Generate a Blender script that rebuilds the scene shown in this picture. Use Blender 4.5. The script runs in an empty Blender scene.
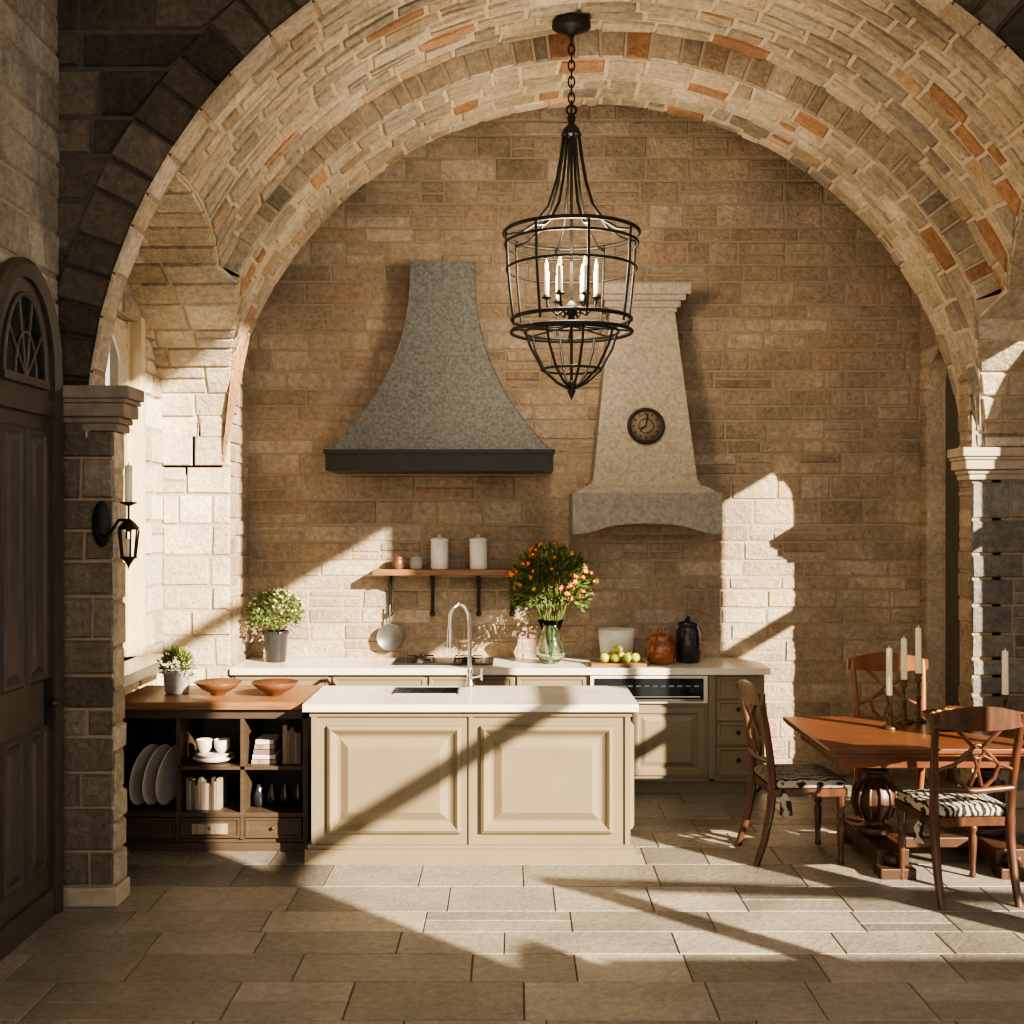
import bpy, math, random
from math import sin, cos, pi, sqrt, asin, acos
from mathutils import Vector, Matrix
scene = bpy.context.scene
try:
    scene.view_settings.view_transform = 'AgX'; scene.view_settings.look = 'AgX - Medium High Contrast'
except Exception: pass

# ---------------------------------------------------------------- materials
def nt(name):
    m = bpy.data.materials.new(name); m.use_nodes = True
    t = m.node_tree; return m, t, t.nodes['Principled BSDF']
def ramp(t, stops, interp='LINEAR'):
    r = t.nodes.new('ShaderNodeValToRGB'); r.color_ramp.interpolation = interp
    e = r.color_ramp.elements
    while len(e) < len(stops): e.new(0.5)
    for i, (p, c) in enumerate(stops):
        e[i].position = p; e[i].color = (c[0], c[1], c[2], 1)
    return r
def mat(name, col, col2=None, rough=.5, metal=0, scale=8, stretch=(1,1,1), bump=0.0, bscale=40, trans=0, emit=None, coat=0, wave=None, dist=0.01):
    m, t, p = nt(name); L = t.links.new
    col2 = col2 or tuple(c*.8 for c in col)
    tc = t.nodes.new('ShaderNodeTexCoord'); mp = t.nodes.new('ShaderNodeMapping')
    mp.inputs['Scale'].default_value = stretch; L(tc.outputs['Object'], mp.inputs[0])
    n = t.nodes.new('ShaderNodeTexNoise'); n.inputs['Scale'].default_value = scale; n.inputs['Detail'].default_value = 8; n.inputs['Roughness'].default_value = .65
    L(mp.outputs[0], n.inputs['Vector'])
    src = n.outputs[0]
    if wave:
        w = t.nodes.new('ShaderNodeTexWave'); w.inputs['Scale'].default_value = wave[0]; w.inputs['Distortion'].default_value = wave[1]
        w.inputs['Detail'].default_value = 2; w.inputs['Detail Scale'].default_value = wave[2] if len(wave) > 2 else 1
        L(mp.outputs[0], w.inputs['Vector']); src = w.outputs[1]
    r = ramp(t, [(.35, col2), (.65, col)]); L(src, r.inputs[0]); L(r.outputs[0], p.inputs['Base Color'])
    p.inputs['Roughness'].default_value = rough; p.inputs['Metallic'].default_value = metal
    p.inputs['Coat Weight'].default_value = coat
    p.inputs['Transmission Weight'].default_value = trans
    if emit:
        p.inputs['Emission Color'].default_value = (*emit[0], 1); p.inputs['Emission Strength'].default_value = emit[1]
    if bump:
        n2 = t.nodes.new('ShaderNodeTexNoise'); n2.inputs['Scale'].default_value = bscale; n2.inputs['Detail'].default_value = 6
        L(mp.outputs[0], n2.inputs['Vector'])
        b = t.nodes.new('ShaderNodeBump'); b.inputs['Strength'].default_value = bump; b.inputs['Distance'].default_value = dist
        L(n2.outputs[0], b.inputs['Height']); L(b.outputs[0], p.inputs['Normal'])
    return m
def stonemat(name, pal, bump=.7, rough=.85, gain=1.0, var=1.0, dist=.03, spec=.25, nr=(.52,1.3), rr2=None, big=(.72,1.2)):
    m, t, p = nt(name); L = t.links.new
    a = t.nodes.new('ShaderNodeAttribute'); a.attribute_name = 'srand'
    s = t.nodes.new('ShaderNodeSeparateXYZ'); L(a.outputs['Vector'], s.inputs[0])
    stops = []; tot = sum(w for w, _ in pal); acc = 0
    for w, c in pal:
        stops.append((acc/tot, c)); acc += w
    r = ramp(t, stops, 'CONSTANT'); L(s.outputs[0], r.inputs[0])
    tc = t.nodes.new('ShaderNodeTexCoord')
    n1 = t.nodes.new('ShaderNodeTexNoise'); n1.inputs['Scale'].default_value = 2.2; n1.inputs['Detail'].default_value = 6
    n2 = t.nodes.new('ShaderNodeTexNoise'); n2.inputs['Scale'].default_value = 22; n2.inputs['Detail'].default_value = 8; n2.inputs['Roughness'].default_value = .78
    L(tc.outputs['Object'], n1.inputs['Vector']); L(tc.outputs['Object'], n2.inputs['Vector'])
    def mr(src, a0, a1, b0, b1):
        k = t.nodes.new('ShaderNodeMapRange'); L(src, k.inputs[0])
        for i, v in enumerate((a0, a1, b0, b1)): k.inputs[i+1].default_value = v
        return k.outputs[0]
    def mul(x, y):
        k = t.nodes.new('ShaderNodeMath'); k.operation = 'MULTIPLY'; L(x, k.inputs[0]); L(y, k.inputs[1]); return k.outputs[0]
    f = mul(mul(mr(s.outputs[1], 0, 1, (1-.22*var)*gain, (1+.18*var)*gain), mr(n1.outputs[0], .3, .7, *big)), mr(n2.outputs[0], .3, .7, *nr))
    vm = t.nodes.new('ShaderNodeVectorMath'); vm.operation = 'SCALE'; L(r.outputs[0], vm.inputs[0]); L(f, vm.inputs['Scale'])
    L(vm.outputs[0], p.inputs['Base Color'])
    p.inputs['Roughness'].default_value = rough; p.inputs['Specular IOR Level'].default_value = spec
    if rr2: L(mr(n2.outputs[0], .3, .7, *rr2), p.inputs['Roughness'])
    v = t.nodes.new('ShaderNodeTexVoronoi'); v.inputs['Scale'].default_value = 38; L(tc.outputs['Object'], v.inputs['Vector'])
    h = t.nodes.new('ShaderNodeMath'); h.operation = 'MULTIPLY_ADD'; L(v.outputs[0], h.inputs[0]); h.inputs[1].default_value = .35; L(n2.outputs[0], h.inputs[2])
    b = t.nodes.new('ShaderNodeBump'); b.inputs['Strength'].default_value = bump; b.inputs['Distance'].default_value = dist
    L(h.outputs[0], b.inputs['Height']); L(b.outputs[0], p.inputs['Normal'])
    return m

M_back = stonemat('stone_back', [(4,(.41,.325,.235)),(3,(.38,.295,.21)),(2,(.45,.365,.275)),(1.5,(.34,.265,.19)),(1,(.39,.285,.195))], var=.55)
M_vault = stonemat('stone_vault', [(4,(.55,.45,.325)),(3,(.47,.39,.29)),(2,(.61,.52,.395)),(1.1,(.45,.25,.14)),(1,(.36,.31,.245)),(1,(.50,.37,.24))])
M_side = stonemat('stone_side', [(4,(.60,.51,.38)),(3,(.54,.45,.335)),(2,(.65,.57,.45)),(1,(.48,.39,.28))], var=.7)
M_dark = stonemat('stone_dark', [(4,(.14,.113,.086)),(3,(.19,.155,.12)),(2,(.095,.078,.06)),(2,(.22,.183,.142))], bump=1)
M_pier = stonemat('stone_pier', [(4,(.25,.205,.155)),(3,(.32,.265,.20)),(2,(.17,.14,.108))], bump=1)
M_left = stonemat('stone_left', [(4,(.42,.375,.31)),(3,(.48,.43,.36)),(2,(.35,.31,.26))])
M_right = stonemat('stone_right', [(4,(.26,.245,.22)),(3,(.31,.29,.26)),(2,(.21,.198,.18)),(1,(.27,.232,.19))])
M_floor = stonemat('floor_flagstone', [(4,(.20,.178,.145)),(3,(.25,.22,.18)),(2,(.165,.148,.122)),(2,(.30,.265,.215))], bump=.5, dist=.014, spec=.5, nr=(.66,1.28), rr2=(.5,.26), var=.8, big=(.75,1.2))
M_fmort = mat('floor_grout', (.085,.072,.058), rough=.8)
M_mortar = mat('mortar', (.34,.27,.195), (.28,.22,.158), rough=.95, scale=20, bump=.5)
M_mlight = mat('mortar_light', (.56,.47,.35), (.46,.38,.28), rough=.95, scale=20, bump=.5)
M_mdark = mat('mortar_dark', (.09,.075,.06), rough=.95, scale=20, bump=.5)
M_trim = mat('trim_stone', (.46,.39,.30), (.36,.305,.23), rough=.8, scale=10, bump=.5, bscale=30)
M_trimd = mat('trim_stone_dark', (.26,.215,.17), (.18,.147,.115), rough=.8, scale=10, bump=.6, bscale=30)
M_plaster = mat('plaster', (.5,.45,.38), rough=.9)
M_taupe = mat('taupe_paint', (.185,.148,.092), (.168,.134,.083), rough=.45, scale=3)
M_marble = mat('marble_cream', (.72,.67,.58), (.58,.53,.45), rough=.22, scale=4)
M_wood = mat('wood_top', (.25,.125,.055), (.14,.065,.028), rough=.4, scale=5, stretch=(1,8,8))
M_dwood = mat('dark_wood', (.06,.038,.025), (.035,.022,.014), rough=.5, scale=5, stretch=(6,1,1))
M_dwood2 = mat('dark_cabinet', (.06,.04,.026), (.04,.026,.017), rough=.5, scale=5, stretch=(1,8,8))
M_table = mat('walnut_table', (.15,.055,.022), (.07,.025,.011), rough=.32, scale=4, stretch=(1,10,4), coat=.1)
M_tleg = mat('walnut_legs', (.065,.028,.014), (.03,.014,.008), rough=.42, scale=6)
M_chair = mat('chair_wood', (.085,.032,.014), (.036,.014,.007), rough=.35, scale=6, stretch=(4,4,1), coat=.1)
M_chairl = mat('chair_wood_light', (.24,.10,.036), (.14,.055,.02), rough=.35, scale=6, stretch=(4,4,1), coat=.1)
M_zebra = mat('striped_fabric', (.38,.35,.29), (.008,.008,.008), rough=.9, wave=(9, 7, 1.6), scale=5)
M_iron = mat('black_iron', (.014,.013,.012), rough=.5, metal=.3)
M_door = mat('door_wood', (.065,.053,.042), (.042,.034,.027), rough=.45, scale=5, stretch=(6,6,1))
M_hood = mat('zinc_hood', (.19,.19,.18), (.08,.082,.08), rough=.6, metal=.15, scale=40, bump=.6, bscale=80)
M_hoodb = mat('hood_band', (.022,.02,.018), rough=.35, metal=.5)
M_hstone = mat('hood_stone', (.40,.35,.28), (.23,.2,.155), rough=.9, scale=36, bump=.9, bscale=45)
M_hstone2 = mat('hood_stone_grey', (.29,.275,.245), (.17,.16,.14), rough=.9, scale=36, bump=.9, bscale=45)
M_chrome = mat('chrome', (.7,.7,.7), (.65,.65,.65), rough=.12, metal=1)
M_steel = mat('dark_steel', (.05,.05,.05), rough=.3, metal=.8)
M_zinc = mat('pan_zinc', (.11,.11,.105), rough=.4, metal=.6)
M_white = mat('white_ceramic', (.74,.71,.66), (.68,.65,.59), rough=.3)
M_cream = mat('stoneware', (.58,.53,.46), (.48,.43,.37), rough=.4)
M_candle = mat('candle_wax', (.85,.78,.62), (.8,.72,.55), rough=.5)
M_bulb = mat('candle_bulb', (1,.75,.4), rough=.3, emit=((1,.6,.25), 3))
M_brown = mat('brown_glaze', (.30,.10,.03), (.16,.05,.018), rough=.22, coat=.5)
M_bowl = mat('wood_bowl', (.13,.052,.024), (.06,.024,.011), rough=.35)
M_blackc = mat('black_ceramic', (.02,.02,.022), rough=.25)
M_pot = mat('grey_pot', (.40,.38,.355), (.29,.275,.26), rough=.6, scale=12)
M_clock = mat('clock_face', (.20,.15,.095), (.12,.09,.058), rough=.6, scale=15)
M_leaf = mat('leaf_green', (.08,.125,.028), (.03,.06,.013), rough=.5, scale=20)
M_leafl = mat('leaf_light', (.16,.20,.05), (.08,.12,.03), rough=.5, scale=20)
M_red = mat('flower_red', (.5,.04,.02), rough=.6)
M_or = mat('flower_orange', (.8,.22,.03), rough=.6)
M_yel = mat('flower_yellow', (.8,.5,.08), rough=.6)
M_pale = mat('flower_pale', (.52,.48,.26), rough=.6)
M_glass = mat('glass', (.80,.92,.82), (.80,.92,.82), rough=.03, trans=1)
M_dglass = mat('dark_glass', (.012,.014,.016), rough=.08)
M_apple = mat('green_apple', (.30,.42,.05), (.42,.40,.06), rough=.3, scale=12)
M_brass = mat('aged_brass', (.13,.09,.045), (.07,.05,.028), rough=.4, metal=.8)
M_win = mat('window_frame_paint', (.60,.48,.30), (.5,.4,.25), rough=.5)
M_book = mat('book_covers', (.20,.15,.11), (.06,.06,.065), rough=.7, scale=30, stretch=(1,.1,.1))
M_book2 = mat('book_pale', (.30,.25,.19), (.15,.11,.075), rough=.7, scale=26, stretch=(1,.1,.1))
M_food = mat('pastry', (.55,.30,.09), (.3,.13,.03), rough=.6, scale=25)

# ---------------------------------------------------------------- builder
class B:
    def __init__(s): s.v=[]; s.f=[]; s.mi=[]; s.sm=[]; s.mats=[]; s.sr=[]; s.T=Matrix.Identity(4)
    def m(s, mt):
        if mt not in s.mats: s.mats.append(mt)
        return s.mats.index(mt)
    def add(s, vs, fs, mt, smooth=False, sr=(0,.5,.5)):
        o=len(s.v); T=s.T
        s.v += [T@Vector(p) for p in vs]; k=s.m(mt)
        for f in fs:
            s.f.append([i+o for i in f]); s.mi.append(k); s.sm.append(smooth); s.sr.append(sr)
    def box(s,x0,x1,y0,y1,z0,z1,mt):
        s.add([(x0,y0,z0),(x1,y0,z0),(x1,y1,z0),(x0,y1,z0),(x0,y0,z1),(x1,y0,z1),(x1,y1,z1),(x0,y1,z1)],
              [(0,3,2,1),(4,5,6,7),(0,1,5,4),(1,2,6,5),(2,3,7,6),(3,0,4,7)],mt)
    def loft(s, secs, mt, smooth=False, cap=True, closed=True):
        n=len(secs[0]); vs=[p for q in secs for p in q]; fs=[]
        for i in range(len(secs)-1):
            for j in range(n if closed else n-1):
                k=(j+1)%n; fs.append((i*n+j,i*n+k,(i+1)*n+k,(i+1)*n+j))
        s.add(vs,fs,mt,smooth)
        if cap: s.add(secs[0],[tuple(range(n-1,-1,-1))],mt); s.add(secs[-1],[tuple(range(n))],mt)
    def lathe(s, prof, mt, c=(0,0,0), n=24, smooth=True, cap=True):
        secs=[[(c[0]+r*cos(2*pi*j/n),c[1]+r*sin(2*pi*j/n),c[2]+z) for j in range(n)] for r,z in prof]
        s.loft(secs,mt,smooth,cap)
    def tube(s, pts, r, mt, n=8, sq=False, closed=False):
        pts=[Vector(p) for p in pts]; N=len(pts); secs=[]; prev=None
        for i,p in enumerate(pts):
            if closed: t=pts[(i+1)%N]-pts[i-1]
            else: t=pts[min(i+1,N-1)]-pts[max(i-1,0)]
            t.normalize()
            if prev is None:
                a=Vector((0,0,1)) if abs(t.z)<.9 else Vector((0,1,0)); u=t.cross(a).normalized()
            else: u=(prev-t*prev.dot(t)).normalized()
            prev=u; w=t.cross(u); rr=r[i] if isinstance(r,(list,tuple)) else r
            secs.append([tuple(p+(u*cos(2*pi*(j+.5)/n)+w*sin(2*pi*(j+.5)/n))*rr) for j in range(n)])
        if closed: secs.append(secs[0])
        s.loft(secs,mt,not sq,not closed)
    def ring(s,c,r,tr,mt,n=40,axis='z'):
        f={'z':lambda a:(c[0]+r*cos(a),c[1]+r*sin(a),c[2]),'y':lambda a:(c[0]+r*cos(a),c[1],c[2]+r*sin(a)),'x':lambda a:(c[0],c[1]+r*cos(a),c[2]+r*sin(a))}[axis]
        s.tube([f(2*pi*i/n) for i in range(n)],tr,mt,closed=True)
    def ball(s,c,r,mt,n=12,sz=1):
        s.lathe([(max(.0005,r*sin(pi*i/n)),-r*sz*cos(pi*i/n)) for i in range(n+1)],mt,c,n+4)
    def rect(s,x0,x1,z0,z1,y,prof,mt):
        loops=[[(x0+i,y-o,z0+i),(x1-i,y-o,z0+i),(x1-i,y-o,z1-i),(x0+i,y-o,z1-i)] for i,o in prof]
        s.loft(loops,mt,False,False); s.add(loops[-1],[(0,1,2,3)],mt)
    def make(s,name,loc=(0,0,0),rz=0,bevel=0,parent=None):
        me=bpy.data.meshes.new(name); me.from_pydata([tuple(p) for p in s.v],[],s.f)
        for mt in s.mats: me.materials.append(mt)
        me.polygons.foreach_set('material_index',s.mi); me.polygons.foreach_set('use_smooth',s.sm)
        a=me.attributes.new('srand','FLOAT_VECTOR','FACE'); a.data.foreach_set('vector',[c for q in s.sr for c in q])
        me.update()
        o=bpy.data.objects.new(name,me); scene.collection.objects.link(o); o.location=loc; o.rotation_euler=(0,0,rz)
        if bevel:
            md=o.modifiers.new('bevel','BEVEL'); md.width=bevel; md.segments=2; md.limit_method='ANGLE'; md.angle_limit=.9
        if parent: o.parent=parent
        return o

def stones(b,P,v0,v1,lo,hi,mt,rowh=(.11,.19),lw=(.18,.45),h=.014,gap=.005,seed=1,split=.18,jit=.004,bev=.012):
    rr=random.Random(seed); v=v0
    while v<v1-.01:
        vn=v+rr.uniform(*rowh)
        if vn>v1-.06: vn=v1
        la,lb=lo(v),lo(vn); ha,hb=hi(v),hi(vn)
        s0=max(la,lb); s1=min(ha,hb)
        if s1-s0>.03:
            us=[s0+rr.uniform(.1,lw[1])]
            while us[-1]<s1: us.append(us[-1]+rr.uniform(*lw))
            us=[u for u in us if u<s1-.09]
            L=[(la,lb)]+[(u+rr.uniform(-jit,jit),u+rr.uniform(-jit,jit)) for u in us if u>s0+.09]+[(ha,hb)]
            for (a0,a1),(c0,c1) in zip(L,L[1:]):
                if rr.random()<split and vn-v>.13:
                    m=v+(vn-v)*rr.uniform(.4,.6); f=(m-v)/(vn-v); a2=a0+(a1-a0)*f; c2=c0+(c1-c0)*f
                    q=[(a0,a2,c0,c2,v,m),(a2,a1,c2,c1,m,vn)]
                else: q=[(a0,a1,c0,c1,v,vn)]
                for (p0,p1,q0,q1,va,vb) in q:
                    g=gap; e=g+bev; hh=h*rr.uniform(.4,1.3)
                    def jj(): return rr.uniform(-jit,jit)
                    o=[P(p0+g,va+g,-.005),P(q0-g,va+g,-.005),P(q1-g,vb-g,-.005),P(p1+g,vb-g,-.005)]
                    i=[P(p0+e+jj(),va+e+jj(),hh),P(q0-e+jj(),va+e+jj(),hh),P(q1-e+jj(),vb-e+jj(),hh),P(p1+e+jj(),vb-e+jj(),hh)]
                    b.add(o+i,[(4,5,6,7),(0,1,5,4),(1,2,6,5),(2,3,7,6),(3,0,4,7)],mt,False,(rr.random(),rr.random(),rr.random()))
        v=vn
K=lambda c:(lambda v:c)

# ---------------------------------------------------------------- room shell
CX,ZS,RM=.62,2.4,2.82
CXR,ZSR,RR=.59,2.33,2.70
YF,YT,YB=5.97,7.55,9.0
def ZL(y):
    d=(y-6.3)/2.08; return 2.6+1.26*sqrt(max(0,1-d*d)) if abs(d)<1 else ZS
def ZR(y):
    d=(y-6.0)/2.0; return 2.5+1.5*sqrt(max(0,1-d*d)) if abs(d)<1 else ZS

b=B(); b.box(-6,10,-4,9.3,-.1,-.003,M_fmort)
stones(b,lambda u,v,h:(u,v,h),2.6,9.0,K(-2.7),K(4.4),M_floor,rowh=(.22,.42),lw=(.35,.85),h=.0015,gap=.0025,bev=.003,seed=2,split=.2,jit=.001)
b.make('floor')

b=B(); b.box(-2.8,4.6,9.0,9.25,0,7.5,M_mortar)
stones(b,lambda u,v,h:(u,YB-h,v),0,6.2,K(-2.1),K(3.3),M_back,rowh=(.10,.20),lw=(.18,.55),seed=3,h=.009,gap=.0035,split=.22)
b.make('wall_back')

b=B()
b.box(-2.75,-2.07,8.38,9.0,0,6.5,M_mortar)
stones(b,lambda u,v,h:(-2.07+h,u,v),0,6,K(8.38),K(9.0),M_back,seed=4)
stones(b,lambda u,v,h:(u,8.38-h,v),0,2.62,K(-2.55),K(-2.05),M_side,seed=5,rowh=(.14,.24),lw=(.2,.4))
b.make('wall_left_rear')
b=B()
XO=-2.55; WY0,WY1,WZ0,WZ1=6.8,7.86,1.07,3.35
for (y0,y1,z0,z1) in ((6.1,WY0,0,4.3),(WY1,8.4,0,4.3),(WY0,WY1,0,WZ0),(WY0,WY1,WZ1,4.3)):
    b.box(XO-.2,XO,y0,y1,z0,z1,M_mortar)
    stones(b,lambda u,v,h:(XO+h,u,v),z0,z1,K(y0),K(y1),M_side,seed=int(y0*10+z0*7),rowh=(.14,.24),lw=(.2,.4))
def soff(b,Yc,a,Z0,bb,ya,yb,xin,xout,sgn,seed):
    n=40; ph=[acos((ya-Yc)/a)*(1-i/n)+acos(max(-1,min(1,(yb-Yc)/a)))*i/n for i in range(n+1)]
    pt=lambda p,x,h:(x,Yc+(a-h)*cos(p),Z0+(bb-h)*sin(p))
    xi=lambda p: xin(Z0+bb*sin(p),Yc+a*cos(p))
    b.loft([[pt(p,xout,-.005),pt(p,xi(p),-.005)] for p in ph],M_mlight,False,False,False)
    p0,p1=ph[-1],ph[0]; sc=1.7
    P=lambda u,v,h: pt(p0+v/sc, u, h)
    lo,hi=(K(xout),lambda v: xi(p0+v/sc)) if sgn<0 else (lambda v: xi(p0+v/sc),K(xout))
    stones(b,P,0,(p1-p0)*sc,lo,hi,M_side,seed=seed,rowh=(.16,.26),lw=(.2,.5))
def xinL(z,y):
    c,r,zs=(CX,RM,ZS) if y<YT else (CXR,RR,ZSR)
    return c-sqrt(max(0,r*r-(z-zs)**2))
def xinR(z,y):
    c,r,zs=(CX,RM,ZS) if y<YT else (CXR,RR,ZSR)
    return c+sqrt(max(0,r*r-(z-zs)**2))
soff(b,6.3,2.08,2.6,1.26,6.13,8.38,xinL,-2.6,-1,11)
b.make('wall_left_alcove')

b=B()
XQ=3.2; NY0,NY1,NS=8.22,8.86,3.0; nc=(NY0+NY1)/2; nr_=(NY1-NY0)/2
b.box(XQ+.14,XQ+.2,8.0,9.0,0,6.5,M_mdark)  # niche back made dark: its shade is put into the colour
arcp=[(NY0,0)]+[(nc-nr_*cos(pi*k/16),NS+nr_*sin(pi*k/16)) for k in range(17)]+[(NY1,0)]
outp=[(8.0,0)]+[(8.0+1.0*k/16,6.5) if 0<k<16 else ((8.0,NS+.5) if k==0 else (9.0,NS+.5)) for k in range(17)]+[(9.0,0)]
b.loft([[(XQ,y,z) for y,z in arcp],[(XQ,y,z) for y,z in outp]],M_mortar,False,False,False)
b.loft([[(XQ,y,z) for y,z in arcp],[(XQ+.14,y,z) for y,z in arcp]],M_side,False,False,False)
hn=lambda v: nr_*sqrt(max(0,1-((v-NS)/nr_)**2)) if v>NS else nr_
stones(b,lambda u,v,h:(XQ-h,u,v),0,NS+nr_,K(8.0),lambda v: nc-hn(v),M_back,seed=14,lw=(.12,.3))
stones(b,lambda u,v,h:(XQ-h,u,v),0,NS+nr_,lambda v: nc+hn(v),K(9.0),M_back,seed=18,lw=(.12,.3))
stones(b,lambda u,v,h:(XQ-h,u,v),NS+nr_,6,K(8.0),K(9.0),M_back,seed=19)
b.make('wall_right_rear')
b=B()
b.box(3.4,4.4,8.0,9.0,0,6.5,M_mortar); b.box(3.2,3.4,8.0,8.03,0,6.5,M_mortar)
stones(b,lambda u,v,h:(u,8.0-h,v),0,2.27,K(3.19),K(4.3),M_right,seed=15,rowh=(.16,.26),lw=(.2,.45))
stones(b,lambda u,v,h:(u,8.0-h,v),2.5,5,K(3.22),K(4.3),M_right,seed=16,rowh=(.16,.26),lw=(.2,.45))
soff(b,6.0,2.0,2.5,1.5,6.13,8.0,xinR,4.3,1,17)
b.make('wall_right_alcove')

# vault
def arc(cx,r,zs): 
    return lambda u,v,h:(cx-(r-h)*cos(u/r),v,zs+(r-h)*sin(u/r))
def lohi(r,zs):
    return (lambda v: r*asin(min(.95,max(0,(ZL(v)-zs)/r)))),(lambda v: r*(pi-asin(min(.95,max(0,(ZR(v)-zs)/r)))))
b=B()
for (cx,r,zs,y0,y1,sd,rh,lw) in ((CX,RM,ZS,6.13,YT,21,(.11,.2),(.14,.42)),(CXR,RR,ZSR,YT,8.38,22,(.13,.22),(.12,.34))):
    P=arc(cx,r,zs); lo,hi=lohi(r,zs)
    ys=[y0+(y1-y0)*i/16 for i in range(17)]
    b.loft([[P(lo(y)+(hi(y)-lo(y))*k/60,y,0) for k in range(61)] for y in ys],M_mlight,False,False,False)
    b.loft([[P(lo(y)+(hi(y)-lo(y))*k/60,y,-.2) for k in range(61)] for y in ys],M_mortar,False,False,False)
    stones(b,P,y0,y1,lo,hi,M_vault,rowh=rh,lw=lw,seed=sd,h=.015,gap=.009,split=.3,jit=.009)
lo,hi=lohi(RR,ZSR); ta,tb=lo(YT)/RR,hi(YT)/RR; n=60
angs=[ta+(tb-ta)*k/n for k in range(n+1)]
pin=lambda a,r,y:(CXR-r*cos(a),y,ZSR+r*sin(a))
b.loft([[pin(a,RR,YT) for a in angs],[pin(a,RR+.34,YT) for a in angs]],M_mlight,False,False,False)
stones(b,lambda u,v,h:(CXR-(RR+v)*cos(u/RR),YT-h,ZSR+(RR+v)*sin(u/RR)),0,.3,K(ta*RR),K(tb*RR),M_vault,rowh=(.3,.3),lw=(.09,.2),seed=23,split=0)
b.loft([[pin(pi*k/n,RR,8.38) for k in range(n+1)],[pin(pi*k/n,RR+.6,8.38) for k in range(n+1)]],M_mortar,False,False,False)
b.make('ceiling_vault')

# front wall with arch
b=B()
n=80
inner=[(CX-RM*cos(pi*k/n),ZS+RM*sin(pi*k/n)) for k in range(n+1)]
outer=[]
for (x,z) in inner:
    dx,dz=x-CX,z-ZS; f=min((3.7/abs(dx)) if abs(dx)>1e-6 else 99,(5.1/dz) if dz>1e-6 else 99); outer.append((CX+dx*f,ZS+dz*f))
for y in (YF,6.15):
    b.loft([[(x,y,z) for x,z in inner],[(x,y,z) for x,z in outer]],M_mdark,False,False,False)
b.loft([[(x,YF,z) for x,z in inner],[(x,6.15,z) for x,z in inner]],M_mortar,False,False,False)
ro=RM+.26
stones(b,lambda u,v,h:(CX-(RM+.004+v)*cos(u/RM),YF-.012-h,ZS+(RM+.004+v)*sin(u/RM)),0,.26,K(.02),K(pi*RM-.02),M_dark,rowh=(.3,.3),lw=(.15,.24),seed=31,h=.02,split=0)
stones(b,lambda u,v,h:(CX-(RM-h)*cos(u/RM),v,ZS+(RM-h)*sin(u/RM)),YF-.03,6.14,K(.02),K(pi*RM-.02),M_side,rowh=(.17,.2),lw=(.17,.3),seed=32,h=.01,split=0)
cxf=lambda v: sqrt(max(0,ro*ro-(v-ZS)**2))
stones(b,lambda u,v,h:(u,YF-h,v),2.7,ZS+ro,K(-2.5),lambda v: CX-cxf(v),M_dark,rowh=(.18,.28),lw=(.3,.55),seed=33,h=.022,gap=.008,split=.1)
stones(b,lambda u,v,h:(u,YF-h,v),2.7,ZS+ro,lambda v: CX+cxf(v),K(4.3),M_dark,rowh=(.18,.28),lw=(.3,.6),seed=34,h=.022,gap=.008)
b.box(3.5,4.3,YF,6.15,0,2.6,M_mdark)
b.make('wall_front')

# left pier
b=B()
PX0,PX1=-2.34,-2.07
b.box(PX0,PX1,YF,6.12,0,2.5,M_mortar)
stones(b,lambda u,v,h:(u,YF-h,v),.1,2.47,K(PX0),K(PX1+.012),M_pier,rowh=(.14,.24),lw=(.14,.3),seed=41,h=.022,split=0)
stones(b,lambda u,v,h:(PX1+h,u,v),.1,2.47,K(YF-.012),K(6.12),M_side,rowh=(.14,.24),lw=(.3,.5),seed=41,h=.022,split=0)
b.make('pier')
def impost(name,x0,x1,y0,y1,z0,z1,mt,pl,pr,pf):
    b=B(); H=z1-z0
    for a,c,k in ((0,.18,.3),(.18,.32,.45),(.32,.62,.72),(.62,.72,.85),(.72,1,1)):
        b.box(x0-pl*k,x1+pr*k,y0-pf*k,y1,z0+H*a,z0+H*c,mt)
    b.make(name,bevel=.008)
impost('trim_1',PX0,PX1,YF,6.14,2.46,2.69,M_trimd,0,.11,.09)
impost('trim_2',3.2,4.3,8.0,8.2,2.28,2.5,M_trim,.1,0,.1)
b=B(); b.box(PX0,PX1+.035,YF-.035,6.14,0,.1,M_trim); b.make('baseboard_pier',bevel=.01)
b=B(); b.box(3.17,4.3,7.96,8.2,0,.12,M_trim); b.make('baseboard_right',bevel=.01)

# left hall wall w/ door
XL=-2.36
DY0,DY1,DS,DR=5.16,5.84,2.72,.46
b=B(); b.box(XL-.3,XL,-3,YF,0,7.5,M_mortar)
dc=(DY0+DY1)/2; dw=(DY1-DY0)/2+.07
stones(b,lambda u,v,h:(XL+h,u,v),0,DS,K(3.5),K(DY0-.06),M_left,rowh=(.16,.24),lw=(.25,.5),seed=51)
hw=lambda v: dw*sqrt(max(0,1-((v-DS)/(DR+.07))**2)) if v<DS+DR+.07 else 0
stones(b,lambda u,v,h:(XL+h,u,v),DS,DS+DR+.07,K(3.5),lambda v: dc-hw(v),M_left,rowh=(.12,.16),lw=(.25,.5),seed=52)
stones(b,lambda u,v,h:(XL+h,u,v),DS,DS+DR+.07,lambda v: dc+hw(v),K(YF),M_left,rowh=(.12,.16),lw=(.25,.5),seed=53)
stones(b,lambda u,v,h:(XL+h,u,v),DS+DR+.07,6.5,K(3.5),K(YF),M_left,rowh=(.16,.24),lw=(.25,.5),seed=54)
b.make('wall_left')
b=B(); w=(DY1-DY0)/2
def archpts(wd,rise,n=24): return [(-wd,0)]+[(-wd,DS)]+[(-wd*cos(pi*k/n),DS+rise*sin(pi*k/n)) for k in range(1,n)]+[(wd,DS),(wd,0)]
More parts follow.
